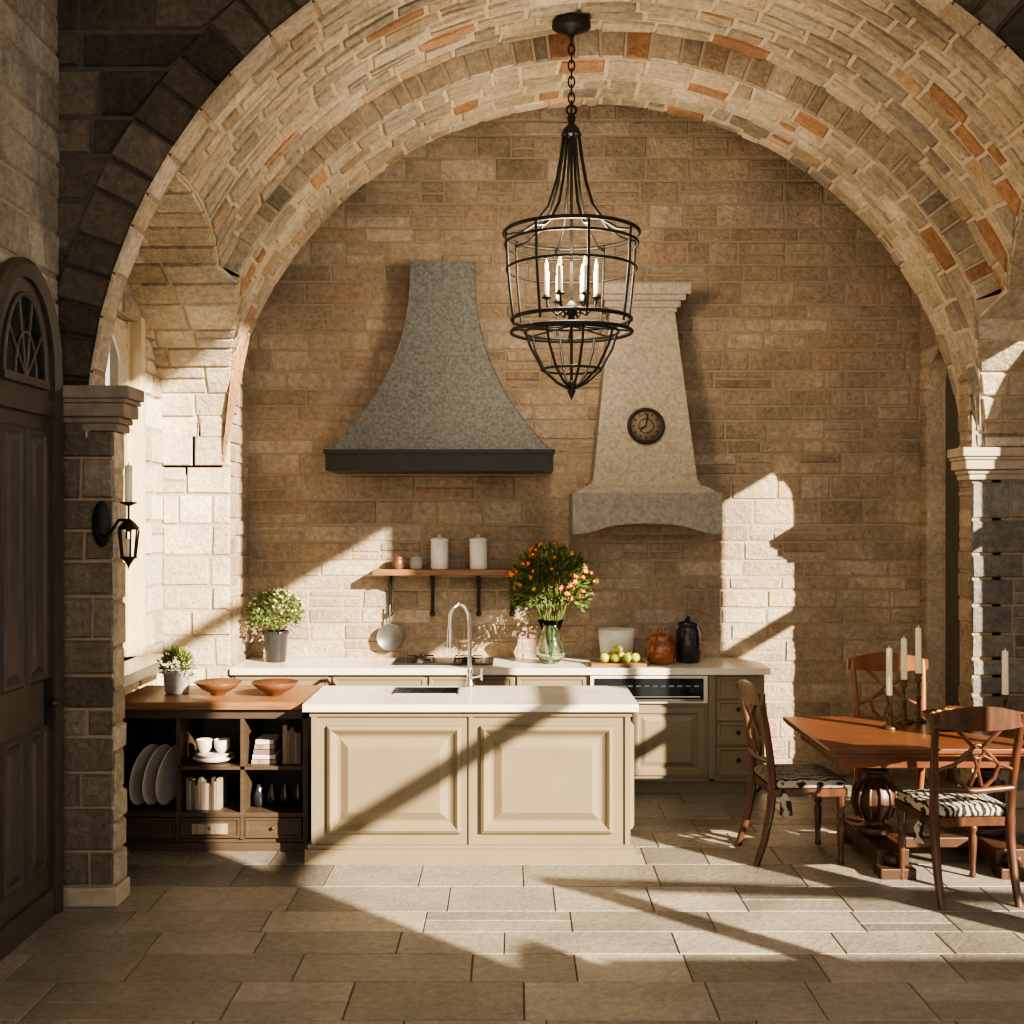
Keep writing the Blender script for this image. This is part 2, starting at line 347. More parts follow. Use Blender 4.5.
A=archpts(w+.07,DR+.07); C=archpts(w-.02,DR-.02); D=archpts(w+.045,DR+.045)
b.loft([[(x,-.001,z) for x,z in A],[(x,-.035,z) for x,z in A],[(x,-.05,z) for x,z in D],[(x,-.035,z) for x,z in C],[(x,-.012,z) for x,z in C]],M_door,False,False,False)
b.add([(x,-.012,z) for x,z in archpts(w,DR)],[tuple(range(len(A)))],M_door)
pp=[(0,0),(.012,.014),(.03,.014),(.045,.002),(.08,.016)]
for x0,x1 in ((-w+.08,-.02),(.02,w-.08)):
    b.rect(x0,x1,1.2,2.45,-.013,pp,M_door); b.rect(x0,x1,.25,.98,-.013,pp,M_door)
b.box(-w+.02,w-.02,-.03,-.005,0,.14,M_door)
b.box(-w+.02,w-.02,-.035,-.005,2.52,2.6,M_door)
fan=[(-(w-.1)*cos(pi*k/20),-.018,2.68+(DR-.06)*sin(pi*k/20)) for k in range(21)]
b.add(fan,[tuple(range(21))],M_dglass)
for k in range(0,21,4): b.tube([(0,-.02,2.68),fan[k]],.009,M_door,6)
b.tube([(-(w-.22)*cos(pi*k/16),-.02,2.68+.22*sin(pi*k/16)) for k in range(17)],.009,M_door,6)
b.tube(fan,.014,M_door,6); b.box(-w+.08,w-.08,-.035,-.01,2.65,2.69,M_door)
b.ball((w-.07,-.05,1.08),.022,M_brass); b.box(w-.1,w-.04,-.025,-.01,.95,1.2,M_iron)
b.make('door_1',(XL+.014,dc,0),pi/2)
b=B(); b.box(XL,XL+.05,3.0,DY0-.08,0,.16,M_trimd); b.make('baseboard_left',bevel=.01)

# unseen right hall wall; openings shaped to throw the sun patches
XR=4.3
SUN_HOLES=[(.7,1.12,2.6,7.2),(1.12,2.4,.2,7.2),(2.4,3.75,.2,5.2),(3.9,5.75,.2,4.05),(6.2,6.98,.6,3.85)]
b=B(); ys=sorted({-3,9.25,*[h[0] for h in SUN_HOLES],*[h[1] for h in SUN_HOLES]})
for a,c in zip(ys,ys[1:]):
    hs=[(h[2],h[3]) for h in SUN_HOLES if h[0]<=a+1e-6 and h[1]>=c-1e-6]; z=0
    for z0,z1 in hs:
        b.box(XR,XR+.12,a,c,z,z0,M_plaster); z=z1
    b.box(XR,XR+.12,a,c,z,7.5,M_plaster)
b.make('wall_right')
x=XR+.06
def bars(name,vy,hz):  # unseen window bars, placed for the shadow lines they cast
    b=B()
    for y,z0,z1,t in vy: b.box(x-.03,x+.03,y-t/2,y+t/2,z0,z1,M_dwood)
    for z,y0,y1,t in hz: b.box(x-.03,x+.03,y0,y1,z-t/2,z+t/2,M_dwood)
    b.make(name)
bars('gobo_window_1',[(.73,2.6,7.2,.06),(2.38,5.2,7.2,.06),(3.72,.2,5.2,.06),(1.15,.2,2.6,.06)],[(.23,1.12,3.75,.06),(3.42,.7,3.75,.11),(5.2,.7,2.4,.10),(7.17,.7,2.4,.06)])
bars('gobo_window_2',[(3.93,.2,4.05,.06),(4.85,.2,4.05,.05),(5.72,.2,4.05,.06)],[(.23,3.9,5.75,.06),(2.4,3.9,5.75,.09),(4.02,3.9,5.75,.06)])
bars('gobo_window_3',[(6.23,.6,3.85,.06),(6.95,.6,3.85,.06)],[(.63,6.2,6.98,.06),(2.55,6.2,6.98,.10),(3.82,6.2,6.98,.06)])
b=B(); b.box(4.44,10,1.0,1.2,0,2.45,M_right); b.make('shadow_wall')  # unseen blocker added outside to keep sun off the near floor
b=B(); b.tube([(4.5,2.05,2.6),(9.8,1.5,2.6)],.06,M_dwood,4,True)  # unseen beam on posts, added to cast a shadow streak on the floor
b.box(4.55,4.65,1.98,2.1,0,2.6,M_dwood); b.box(9.5,9.6,1.45,1.58,0,2.6,M_dwood)
b.make('shadow_beam')
# alcove window left
b=B(); x=XO-.12
for y in (WY0+.03,(WY0+WY1)/2,WY1-.04): b.box(x,x+.07,y-.03,y+.03,WZ0,WZ1,M_win)
for z in (WZ0+.03,1.85,2.6,WZ1-.03): b.box(x+.01,x+.06,WY0,WY1,z-.02,z+.02,M_win)
b.box(XO-.12,XO+.03,WY1-.03,WY1+.05,WZ0,WZ1+.03,M_win)
ym=(WY0+WY1)/2; hw2=(WY1-WY0)/2
b.tube([(x+.035,ym-hw2*cos(pi*k/16),WZ1-.45+.45*sin(pi*k/16)) for k in range(17)],.035,M_win,8)
b.make('window_4',bevel=.005)
b=B(); b.box(XO-.1,XO+.24,6.75,8.0,WZ0-.07,WZ0,M_marble); b.make('trim_sill',bevel=.006)
b=B(); b.box(-6,4.6,-3,9.3,7.5,7.6,M_plaster); b.make('ceiling')

# ---------------------------------------------------------------- kitchen
DP=[(0,0),(.003,.018),(.045,.018),(.055,.006),(.07,.006),(.10,.017)]
b=B(); x0,x1,y0,y1=-1.17,.69,6.72,7.36
sx0,sx1,sy0,sy1=-.74,-.33,7.06,7.32
b.box(x0,x1,y0,y1,.1,.80,M_taupe)
for q in ((x0,x1,y0,sy0-.01),(x0,x1,sy1+.01,y1),(x0,sx0-.01,sy0,sy1),(sx1+.01,x1,sy0,sy1)): b.box(*q,.80,.885,M_taupe)
b.box(x0-.035,x1+.03,y0-.04,y1+.03,0,.085,M_taupe); b.box(x0-.02,x1+.018,y0-.022,y1+.02,.085,.105,M_taupe)
xm=(x0+x1)/2
IP=[(0,0),(.004,.022),(.022,.034),(.035,.024),(.05,.01),(.065,.002),(.08,.002),(.125,.024)]
for a,c in ((x0+.09,xm-.055),(xm+.055,x1-.1)): b.rect(a,c,.17,.80,y0,IP,M_taupe)
for a,c in ((x0,x0+.03),(xm-.012,xm+.012),(x1-.03,x1)): b.box(a,c,y0-.012,y0,.1,.87,M_taupe)
b.box(x0-.01,x1+.01,y0-.018,y0,.855,.885,M_taupe)
b.T=Matrix.Translation((x1,(y0+y1)/2,0))@Matrix.Rotation(pi/2,4,'Z'); b.rect(-.24,.24,.17,.80,0,IP,M_taupe); b.T=Matrix.Identity(4)
tx0,tx1,ty0,ty1,tz=-1.215,.735,6.67,7.42,.93
for q in ((tx0,tx1,ty0,sy0),(tx0,tx1,sy1,ty1),(tx0,sx0,sy0,sy1),(sx1,tx1,sy0,sy1)): b.box(*q,.887,tz,M_marble)
b.make('kitchen_island')
b=B(); b.box(sx0+.005,sx1-.005,sy0+.005,sy1-.005,.805,.812,M_steel)
for q in ((sx0+.002,sx1-.002,sy0+.002,sy0+.012),(sx0+.002,sx1-.002,sy1-.012,sy1-.002),(sx0+.002,sx0+.012,sy0+.002,sy1-.002),(sx1-.012,sx1-.002,sy0+.002,sy1-.002)): b.box(*q,.806,.936,M_chrome)
b.make('sink')
b=B(); fx,fy=-.27,7.365
b.lathe([(.03,0),(.03,.015),(.022,.03),(.017,.08),(.019,.1),(.014,.12)],M_chrome,(0,0,0))
b.tube([(0,0,.1),(0,0,.40),(-.008,-.01,.47),(-.04,-.03,.525),(-.07,-.05,.535),(-.105,-.07,.51),(-.12,-.08,.46),(-.122,-.08,.38)],.013,M_chrome,12)
b.tube([(-.122,-.08,.38),(-.122,-.08,.26)],.019,M_chrome,12)
b.tube([(0,0,.2),(-.06,-.04,.2),(-.12,-.08,.28)],.006,M_chrome)
b.tube([(.01,0,.06),(.075,-.01,.075)],.008,M_chrome); b.tube([(.075,-.01,.045),(.075,-.01,.12)],.009,M_chrome)
b.make('faucet',(fx,fy,tz+.001))

b=B(); X0,X1,Y0=-2.045,1.84,8.38
b.box(X0,X1,Y0,8.98,.09,.875,M_taupe); b.box(X0,X1-.01,Y0+.03,8.98,0,.09,M_taupe)
b.box(X0,X1+.02,Y0-.015,8.98,.1,.115,M_taupe)
SP=[(0,0),(.003,.016),(.02,.016),(.028,.008),(.04,.008)]
edges=[-2.03,-1.32,-.62,.02,.55]
for a,c in zip(edges,edges[1:]):
    b.rect(a+.015,c-.015,.70,.86,Y0,SP,M_taupe); b.rect(a+.015,c-.015,.13,.68,Y0,DP,M_taupe)
b.rect(.87,1.40,.14,.64,Y0,DP,M_taupe); b.rect(.57,.85,.14,.64,Y0,DP,M_taupe)
b.box(1.43,1.47,Y0-.015,Y0,.1,.87,M_taupe)
for z0,z1 in ((.70,.86),(.54,.69),(.36,.53),(.14,.35)):
    b.rect(1.49,1.80,z0,z1,Y0,SP,M_taupe)
    b.ball((1.645,Y0-.03,(z0+z1)/2+.01),.016,M_iron,8)
b.box(X0,X1+.035,Y0-.04,8.985,.877,.925,M_marble)
b.make('kitchen_counter_cabinet')
b=B(); b.box(.57,1.42,Y0-.03,Y0-.001,.67,.868,M_marble)
b.box(.60,1.39,Y0-.038,Y0-.03,.69,.85,M_dglass)
b.box(.60,1.39,Y0-.042,Y0-.03,.685,.70,M_chrome)
for i in range(9): b.box(.84+i*.06,.875+i*.06,Y0-.042,Y0-.037,.79,.80,M_chrome)
for xx in (.66,.74,1.3): b.T=Matrix.Translation((xx,Y0-.04,.765))@Matrix.Rotation(pi/2,4,'X'); b.lathe([(.016,0),(.014,.018)],M_steel,n=12); b.T=Matrix.Identity(4)
b.tube([(.64,Y0-.06,.72),(1.36,Y0-.06,.72)],.006,M_chrome)
b.make('oven')
b=B(); b.box(-.88,-.14,8.5,8.88,.926,.94,M_steel)
for i in range(2):
    for j in range(2):
        c=(-.7+.37*i,8.6+.18*j,.94); b.lathe([(.05,0),(.05,.012),(.03,.014),(.03,.02)],M_iron,c,n=16)
        for k in range(4):
            a=k*pi/2; b.tube([(c[0]+.03*cos(a),c[1]+.03*sin(a),.965),(c[0]+.1*cos(a),c[1]+.085*sin(a),.965),(c[0]+.1*cos(a),c[1]+.085*sin(a),.94)],.006,M_iron,6)
b.make('cooktop')

# shelf cabinet left
b=B(); x0,x1,y0,y1,H=-2.40,-1.235,6.95,7.5,.86
t=.025
b.box(x0,x1,y1-.02,y1,.0,H,M_dwood2)
b.box(x0,x1,y0+.02,y1,0,.07,M_dwood2)
b.box(x0-.01,x1,y0-.012,y1,.0,.05,M_dwood2)
b.box(x0,x0+.04,y0,y1,0,H,M_dwood2); b.box(x1-.03,x1,y0,y1,0,H,M_dwood2)
c1,c2=-2.02,-1.63
for c in (c1,c2): b.box(c-t/2,c+t/2,y0+.003,y1,.07,H,M_dwood2)
b.box(x0,x1,y0+.002,y1,.205,.23,M_dwood2); b.box(c1,x1,y0+.003,y1,.49,.51,M_dwood2); b.box(x0,x1,y0,y1,.80,H,M_dwood2)
for a,c in ((x0+.045,c1-.015),(c1+.015,c2-.015),(c2+.015,x1-.035)):
    b.rect(a,c,.075,.2,y0+.012,[(0,0),(.003,.012),(.015,.012),(.02,.005)],M_dwood2); b.ball(((a+c)/2,y0-.01,.14),.011,M_brass,8)
b.box(-1.93,-1.72,6.935,6.955,.105,.165,M_book2)
b.box(x0-.02,x1+.015,y0-.04,y1+.12,H+.001,H+.045,M_wood)
b.make('shelf_cabinet')
TZ=H+.046
b=B()
for i,xx in enumerate((-2.28,-2.20,-2.12)):
    b.T=Matrix.Translation((xx,7.10,.435))@Matrix.Rotation(-.35,4,'Z')@Matrix.Rotation(.2,4,'Y')@Matrix.Rotation(pi/2,4,'Y')@Matrix.Scale(1.3,4,(1,0,0)); b.lathe([(.01,.0),(.1,.0),(.145,.018),(.15,.024),(.14,.022),(.1,.008),(.01,.008)],M_cream,n=32)
b.T=Matrix.Identity(4); b.make('standing_plates')
b=B()
for xx,r in ((-1.90,.05),(-1.79,.05)): b.lathe([(r*.5,0),(r*.9,.03),(r,.08),(r*.93,.08),(r*.8,.03),(.002,.012)],M_cream,(xx,7.1,.566))
b.lathe([(.05,0),(.11,.012),(.13,.028),(.12,.028),(.09,.03),(.09,.042),(.12,.052),(.08,.053),(.002,.05)],M_cream,(-1.84,7.1,.511))
b.make('bowls_and_plates')
def books(name,x0,x1,y,z,hmax,seed,mts):
    b=B(); rr=random.Random(seed); x=x0
    while x<x1-.02:
        w=rr.uniform(.014,.03); h=hmax*rr.uniform(.75,1); b.box(x,x+w-.002,y,y+.18,z,z+h,rr.choice(mts)); x+=w
    b.make(name)
books('books',-1.99,-1.78,7.02,.231,.2,1,[M_book,M_book2,M_dwood])
books('books',-1.40,-1.275,7.02,.511,.24,2,[M_book2,M_book])
b=B()
for i in range(5): b.box(-1.59+.006*i,-1.44-.004*i,7.02,7.22,.511+.03*i,.536+.03*i,[M_book2,M_cream,M_book][i%3])
b.make('stacked_linens')
b=B()
for i in range(4): b.lathe([(.02,0),(.035,.02),(.035,.08),(.02,.11),(.014,.14)],M_dglass,(-1.56+.08*i,7.1,.231),n=14)
b.make('bottles')

# hood (zinc)
b=B(); cx=-.53
secs=[]
hp=lambda i:((.245+.575*(1-i/24)**2.4),(.22+.36*(1-i/24)**2.4),2.5+1.47*i/24)
for i in range(25):
    w,d,z=hp(i); secs.append([(cx-w,8.985-d,z),(cx+w,8.985-d,z),(cx+w,8.985,z),(cx-w,8.985,z)])
b.loft(secs,M_hood)
b.box(cx-.83,cx+.83,8.985-.6,8.985,2.36,2.5,M_hoodb); b.box(cx-.845,cx+.845,8.985-.615,8.985,2.485,2.515,M_hoodb)
for s_ in (-1,1): b.tube([(cx+s_*hp(i)[0],8.985-hp(i)[1],hp(i)[2]) for i in range(25)],.006,M_hood,6)
b.make('range_hood')
# stone hood
b=B(); cx=.99
secs=[]
for w,d,z in ((.52,.56,2.20),(.47,.52,2.235),(.41,.47,2.26),(.385,.45,2.30),(.245,.26,3.58)):
    secs.append([(cx-w,8.985-d,z),(cx+w,8.985-d,z),(cx+w,8.985,z),(cx-w,8.985,z)])
b.loft(secs,M_hstone)
for w,d,z0,z1 in ((.26,.27,3.58,3.61),(.285,.29,3.61,3.66),(.32,.32,3.66,3.70),(.355,.35,3.70,3.78)): b.box(cx-w,cx+w,8.985-d,8.985,z0,z1,M_hstone)
n=24; fr=8.985-.58; bot=[]; 
for i in range(n+1):
    q=i/n*2-1; bot.append((cx+.545*q,1.9+.075*max(0,1-(abs(q)/.8)**2.5)))
b.loft([[(x,fr,z) for x,z in bot]+[(cx+.545,fr,2.2),(cx-.545,fr,2.2)],[(x,fr+.12,z) for x,z in bot]+[(cx+.545,fr+.12,2.2),(cx-.545,fr+.12,2.2)]],M_hstone2)
b.box(cx-.545,cx+.545,fr+.12,8.985,1.98,2.2,M_hstone2); b.box(cx-.545,cx-.46,fr+.12,8.985,1.9,1.98,M_hstone2); b.box(cx+.46,cx+.545,fr+.12,8.985,1.9,1.98,M_hstone2)
b.make('stone_chimney_hood')
b=B(); b.T=Matrix.Rotation(pi/2,4,'X')
b.lathe([(.135,0),(.14,.012),(.13,.026),(.118,.026),(.112,.012),(.105,.012)],M_iron,n=40,cap=False)
b.lathe([(.115,.002),(.115,.012),(.002,.0125)],M_clock,n=40)
b.T=Matrix.Identity(4)
for k in range(12):
    a=k*pi/6; b.tube([(.085*cos(a),-.015,.085*sin(a)),(.105*cos(a),-.015,.105*sin(a))],.004,M_iron,6)
b.tube([(0,-.018,0),(.012,-.018,.085)],.006,M_iron,6); b.tube([(0,-.018,0),(-.05,-.018,-.03)],.007,M_iron,6)
b.ring((0,-.014,.0),.055,.003,M_iron,axis='y')
o=b.make('wall_clock',(1.0,8.985-.395,2.70)); o.rotation_euler=(-.147,0,0)

# ---------------------------------------------------------------- chandelier
b=B()
b.lathe([(.12,.02),(.125,-.02),(.07,-.04),(.03,-.06),(.012,-.09)],M_iron,(0,0,5.17))
z=5.09; i=0
while z>4.66:
    rx=.02
    b.tube([(rx*cos(2*pi*k/12)*(1 if i%2 else 0),rx*cos(2*pi*k/12)*(0 if i%2 else 1),z-.03+.036*sin(2*pi*k/12)) for k in range(12)],.006,M_iron,6,closed=True); z-=.052; i+=1
b.ring((0,0,4.62),.03,.008,M_iron,axis='y')
b.lathe([(.012,0),(.03,-.03),(.02,-.07),(.05,-.1),(.06,-.13),(.03,-.15)],M_iron,(0,0,4.6))
b.ring((0,0,4.46),.055,.01,M_iron)
NB=8
for k in range(NB):
    a=2*pi*k/NB+.2; ca,sa=cos(a),sin(a)
    b.tube([(r*ca,r*sa,z) for r,z in [(.05,4.47),(.07,4.32),(.10,4.16),(.15,4.0),(.24,3.88),(.33,3.82),(.425,3.80)]],.0095,M_iron,6)
    b.tube([(r*ca,r*sa,z) for r,z in [(.425,3.83),(.415,3.6),(.395,3.4),(.375,3.24)]],.0095,M_iron,6)
    b.tube([(.30*ca,.30*sa,3.2),(.27*ca,.27*sa,3.1),(.19*ca,.19*sa,2.96),(.10*ca,.10*sa,2.88),(.02*ca,.02*sa,2.84)],.009,M_iron,6)
for r,z,t in ((.43,3.83,.013),(.425,3.76,.009),(.415,3.6,.008),(.38,3.28,.013),(.385,3.2,.012),(.30,3.2,.009),(.19,2.96,.009)): b.ring((0,0,z),r,t,M_iron)
for k in range(6):
    a=2*pi*k/6; ca,sa=cos(a),sin(a)
    b.tube([(.02*ca,.02*sa,3.36),(.09*ca,.09*sa,3.31),(.15*ca,.15*sa,3.36),(.16*ca,.16*sa,3.42)],.008,M_iron,6)
    b.lathe([(.01,0),(.035,.01),(.02,.02),(.018,.03)],M_iron,(.16*ca,.16*sa,3.41),n=12)
    b.lathe([(.016,0),(.016,.15),(.012,.155)],M_candle,(.16*ca,.16*sa,3.44),n=12)
    b.lathe([(.006,0),(.013,.02),(.010,.045),(.001,.075)],M_bulb,(.16*ca,.16*sa,3.595),n=10)
b.tube([(0,0,4.46),(0,0,2.84)],.010,M_iron)
b.lathe([(.01,.1),(.04,.07),(.05,.03),(.02,0),(.03,-.03)],M_iron,(0,0,3.3))
b.lathe([(.015,.05),(.035,.03),(.02,0),(.028,-.02),(.012,-.05),(.001,-.075)],M_iron,(0,0,2.84),n=14)
for k in range(8):
    a=2*pi*k/8; b.tube([(.02*cos(a),.02*sin(a),3.24),(.38*cos(a),.38*sin(a),3.21)],.006,M_iron,5)
b.make('chandelier',(.38,7.35,0))

# ---------------------------------------------------------------- sconce
b=B()
b.T=Matrix.Rotation(pi/2,4,'X')@Matrix.Scale(2.4,4,(0,1,0)); b.lathe([(.05,0),(.046,.015),(.03,.02),(.001,.022)],M_iron,n=24); b.T=Matrix.Identity(4)
b.tube([(0,-.02,-.06),(.04,-.06,-.07),(.09,-.1,-.03),(.13,-.12,.02),(.18,-.12,.02)],.008,M_iron)
lx=.18
b.tube([(lx,-.12,.1),(lx,-.12,-.04)],.006,M_iron)
b.lathe([(.004,.05),(.03,.03),(.055,0),(.05,-.01)],M_iron,(lx,-.12,-.02),n=8,smooth=False)
for k in range(6):
    a=k*pi/3; b.tube([(lx+.052*cos(a),-.12+.052*sin(a),-.03),(lx+.036*cos(a),-.12+.036*sin(a),-.17)],.005,M_iron,6)
b.ring((lx,-.12,-.17),.036,.006,M_iron,n=16); b.lathe([(.036,0),(.02,-.02),(.008,-.04),(.001,-.06)],M_iron,(lx,-.12,-.17),n=12)
b.lathe([(.014,0),(.014,.09)],M_candle,(lx,-.12,-.165),n=12)
b.lathe([(.008,0),(.04,.015),(.042,.022),(.012,.02)],M_iron,(lx,-.12,.09),n=16)
b.lathe([(.019,0),(.019,.19),(.004,.195),(.002,.21)],M_candle,(lx,-.12,.105),n=12)
b.make('wall_sconce',(-2.12,YF-.03,1.98))

# ---------------------------------------------------------------- foliage
def leaf(b,c,d,l,w,mt,rr):
    c=Vector(c); d=Vector(d).normalized(); s_=d.cross(Vector((rr.uniform(-1,1),rr.uniform(-1,1),rr.uniform(-1,1)))).normalized(); n_=d.cross(s_)
    b.add([c,c+d*l*.5+s_*w/2+n_*w*.15,c+d*l,c+d*l*.5-s_*w/2+n_*w*.15],[(0,1,2,3)],mt,False)
def bush(b,c,rx,rz,n,l,w,mts,seed):
    rr=random.Random(seed)
    for i in range(n):
        a=rr.uniform(0,2*pi); e=rr.uniform(-.4,1)*pi/2; q=rr.uniform(.35,1)**.6
        d=Vector((cos(a)*cos(e),sin(a)*cos(e),sin(e))); p=Vector(c)+Vector((d.x*rx*q,d.y*rx*q,d.z*rz*q))
        leaf(b,p,d+Vector((rr.uniform(-.7,.7),rr.uniform(-.7,.7),rr.uniform(-.4,.9))),l*rr.uniform(.6,1.2),w,rr.choice(mts),rr)
def stems(b,base,c,rx,rz,n,mt,seed):
    rr=random.Random(seed)
    for i in range(n):
        a=rr.uniform(0,2*pi); q=rr.uniform(.2,.9)
        e=(c[0]+rx*q*cos(a),c[1]+rx*q*sin(a),c[2]+rr.uniform(-.2,.6)*rz)
        b.tube([base,((base[0]*2+e[0])/3,(base[1]*2+e[1])/3,(base[2]+e[2])/2),e],.003,mt,5)
b=B()
b.lathe([(.07,0),(.075,.01),(.09,.2),(.1,.215),(.1,.235),(.085,.235),(.08,.2),(.001,.2)],M_blackc)
stems(b,(0,0,.2),(0,0,.36),.17,.13,16,M_leaf,2); bush(b,(0,0,.36),.2,.17,1100,.045,.02,[M_leaf,M_leaf,M_leafl],3)
rr=random.Random(4)
for i in range(80):
    a=rr.uniform(0,2*pi); e=rr.uniform(0,1)*pi/2; b.ball((.21*cos(a)*cos(e),.21*sin(a)*cos(e),.37+.18*sin(e)),.010,M_pale,4)
b.make('potted_plant',(-1.79,8.72,.926))
b=B()
b.lathe([(.065,0),(.075,.01),(.085,.12),(.092,.13),(.092,.15),(.08,.15),(.075,.13),(.001,.13)],M_pot)
bush(b,(0,0,.17),.1,.1,600,.04,.014,[M_leaf,M_leafl,M_leafl],6)
b.make('potted_herb',(-2.12,7.28,TZ))
b=B()
b.lathe([(.05,0),(.075,.015),(.11,.06),(.11,.11),(.08,.18),(.065,.24),(.1,.33),(.095,.33),(.06,.24),(.075,.18),(.104,.11),(.104,.06),(.06,.02),(.001,.018)],M_glass,n=32)
stems(b,(0,0,.03),(0,0,.55),.26,.2,46,M_leafl,8)
bush(b,(0,0,.58),.30,.28,2600,.06,.024,[M_leaf,M_leaf,M_leafl],9); 
rr=random.Random(10)
for i in range(105):
    a=rr.uniform(0,2*pi); e=rr.uniform(-.35,1)*pi/2; q=rr.uniform(.8,1.08)
    c=(.32*q*cos(a)*cos(e),.32*q*sin(a)*cos(e),.59+.30*q*sin(e)); mt=rr.choice([M_red,M_red,M_or,M_yel,M_red]); r=rr.uniform(.014,.028)
    b.ball(c,r*.45,M_yel,4)
    for k in range(6): 
        leaf(b,c,(cos(k*pi/3)+rr.uniform(-.2,.2),sin(k*pi/3)*.7-.5,sin(k*pi/3)+rr.uniform(-.3,.3)),r*1.2,r,mt,rr)
b.make('flower_vase',(.29,8.62,.926))

b=B(); b.box(-1.07,.02,8.80,8.985,1.575,1.62,M_wood)
for xx in (-.95,-.62,-.26,.0):
    b.tube([(xx,8.98,1.57),(xx,8.98,1.28)],.014,M_iron); b.tube([(xx,8.82,1.57),(xx,8.9,1.54),(xx,8.965,1.46),(xx,8.975,1.34)],.014,M_iron); b.ball((xx,8.965,1.27),.022,M_iron,8)
b.make('wall_shelf',bevel=.003)
for i,xx in enumerate((-.88,-.74)):
    b=B(); b.lathe([(.04,0),(.048,.02),(.048,.06),(.04,.075),(.045,.085),(.03,.1),(.012,.105),(.001,.12)],M_pot if i else M_bowl); b.make('spice_jar',(xx,8.89,1.621))
for xx in (-.56,-.26):
    b=B(); b.lathe([(.06,0),(.068,.01),(.068,.2),(.062,.21),(.07,.215),(.07,.235),(.03,.245),(.012,.25),(.012,.265),(.001,.27)],M_white); b.make('white_canister',(xx,8.89,1.621))
b=B(); b.T=Matrix.Rotation(pi/2,4,'X'); b.lathe([(.1,0),(.105,.02),(.1,.02),(.09,.008),(.001,.006)],M_zinc,n=32); b.T=Matrix.Identity(4)
b.tube([(0,-.01,.09),(0,-.01,.22),(0,-.005,.25)],.008,M_zinc); b.make('hanging_pan',(-.95,8.945,1.09))

b=B(); b.box(-.2,.2,-.12,.12,.0,.026,M_wood)
for x,y,z in ((-.1,-.05,.06),(-.02,-.07,.06),(.06,-.06,.06),(.13,-.03,.06),(-.05,.02,.06),(.03,.03,.06),(.0,-.02,.115),(.09,.04,.06)): b.ball((x,y,z+.001),.036,M_apple,10,.93); b.tube([(x,y,z+.03),(x+.004,y,z+.048)],.003,M_bowl,5)
b.make('apple_board',(.78,8.50,.926))
b=B(); b.lathe([(.08,0),(.12,.017),(.135,.17),(.14,.24),(.13,.24),(.12,.14),(.001,.05)],M_white,n=32); b.make('white_crock',(.80,8.81,.926))
b=B(); b.lathe([(.07,0),(.1,.02),(.115,.09),(.105,.16),(.08,.185),(.085,.2),(.07,.215),(.05,.225),(.02,.235),(.02,.25),(.001,.26)],M_brown,n=32)
b.make('brown_jar',(1.11,8.6,.926))
b=B(); b.lathe([(.075,0),(.092,.01),(.096,.14),(.09,.24),(.07,.27),(.08,.28),(.08,.3),(.03,.315),(.02,.33),(.012,.345),(.001,.35)],M_blackc,n=32)
b.ring((.0,-.09,.2),.02,.006,M_blackc,16,'x'); b.make('black_canister',(1.33,8.68,.926))
for x,y in ((-1.84,7.2),(-1.48,7.18)):
    b=B(); b.lathe([(.04,0),(.05,.012),(.1,.04),(.148,.082),(.143,.086),(.09,.05),(.001,.028)],M_bowl,n=36); b.make('wooden_bowl',(x,y,TZ))

# ---------------------------------------------------------------- dining
TT=.745
b=B(); x0,x1,y0,y1=1.73,3.1,6.3,7.35
b.box(x0,x1,y0,y1,TT-.028,TT,M_table); b.box(x0+.015,x1-.015,y0+.015,y1-.015,TT-.045,TT-.028,M_table)
b.box(x0+.09,x1-.09,y0+.09,y1-.09,TT-.125,TT-.045,M_table)
for px in (2.15,2.82):
    py=6.82
    b.lathe([(.07,.14),(.1,.15),(.1,.19),(.06,.2),(.055,.22),(.1,.27),(.125,.33),(.12,.39),(.08,.45),(.055,.48),(.05,.5),(.075,.51),(.075,.53),(.05,.54),(.055,.58),(.09,.61),(.1,.625)],M_tleg,(px,py,0),n=28)
    for k in range(12):
        a=2*pi*k/12; b.tube([(px+.1*cos(a),py+.1*sin(a),.25),(px+.128*cos(a),py+.128*sin(a),.33),(px+.12*cos(a),py+.12*sin(a),.40),(px+.085*cos(a),py+.085*sin(a),.45)],.014,M_tleg,6)
    b.box(px-.09,px+.09,py-.34,py+.34,.05,.145,M_tleg)
    for s_ in (-1,1):
        b.box(px-.1,px+.1,py+s_*.36-.07,py+s_*.36+.07,0,.06,M_tleg); b.ball((px,py+s_*.34,.09),.06,M_tleg,10,.8)
    b.box(px-.07,px+.07,py-.3,py+.3,.62,.66,M_tleg)
b.box(2.15,2.82,6.77,6.87,.07,.13,M_tleg)
b.make('dining_table',bevel=.006)

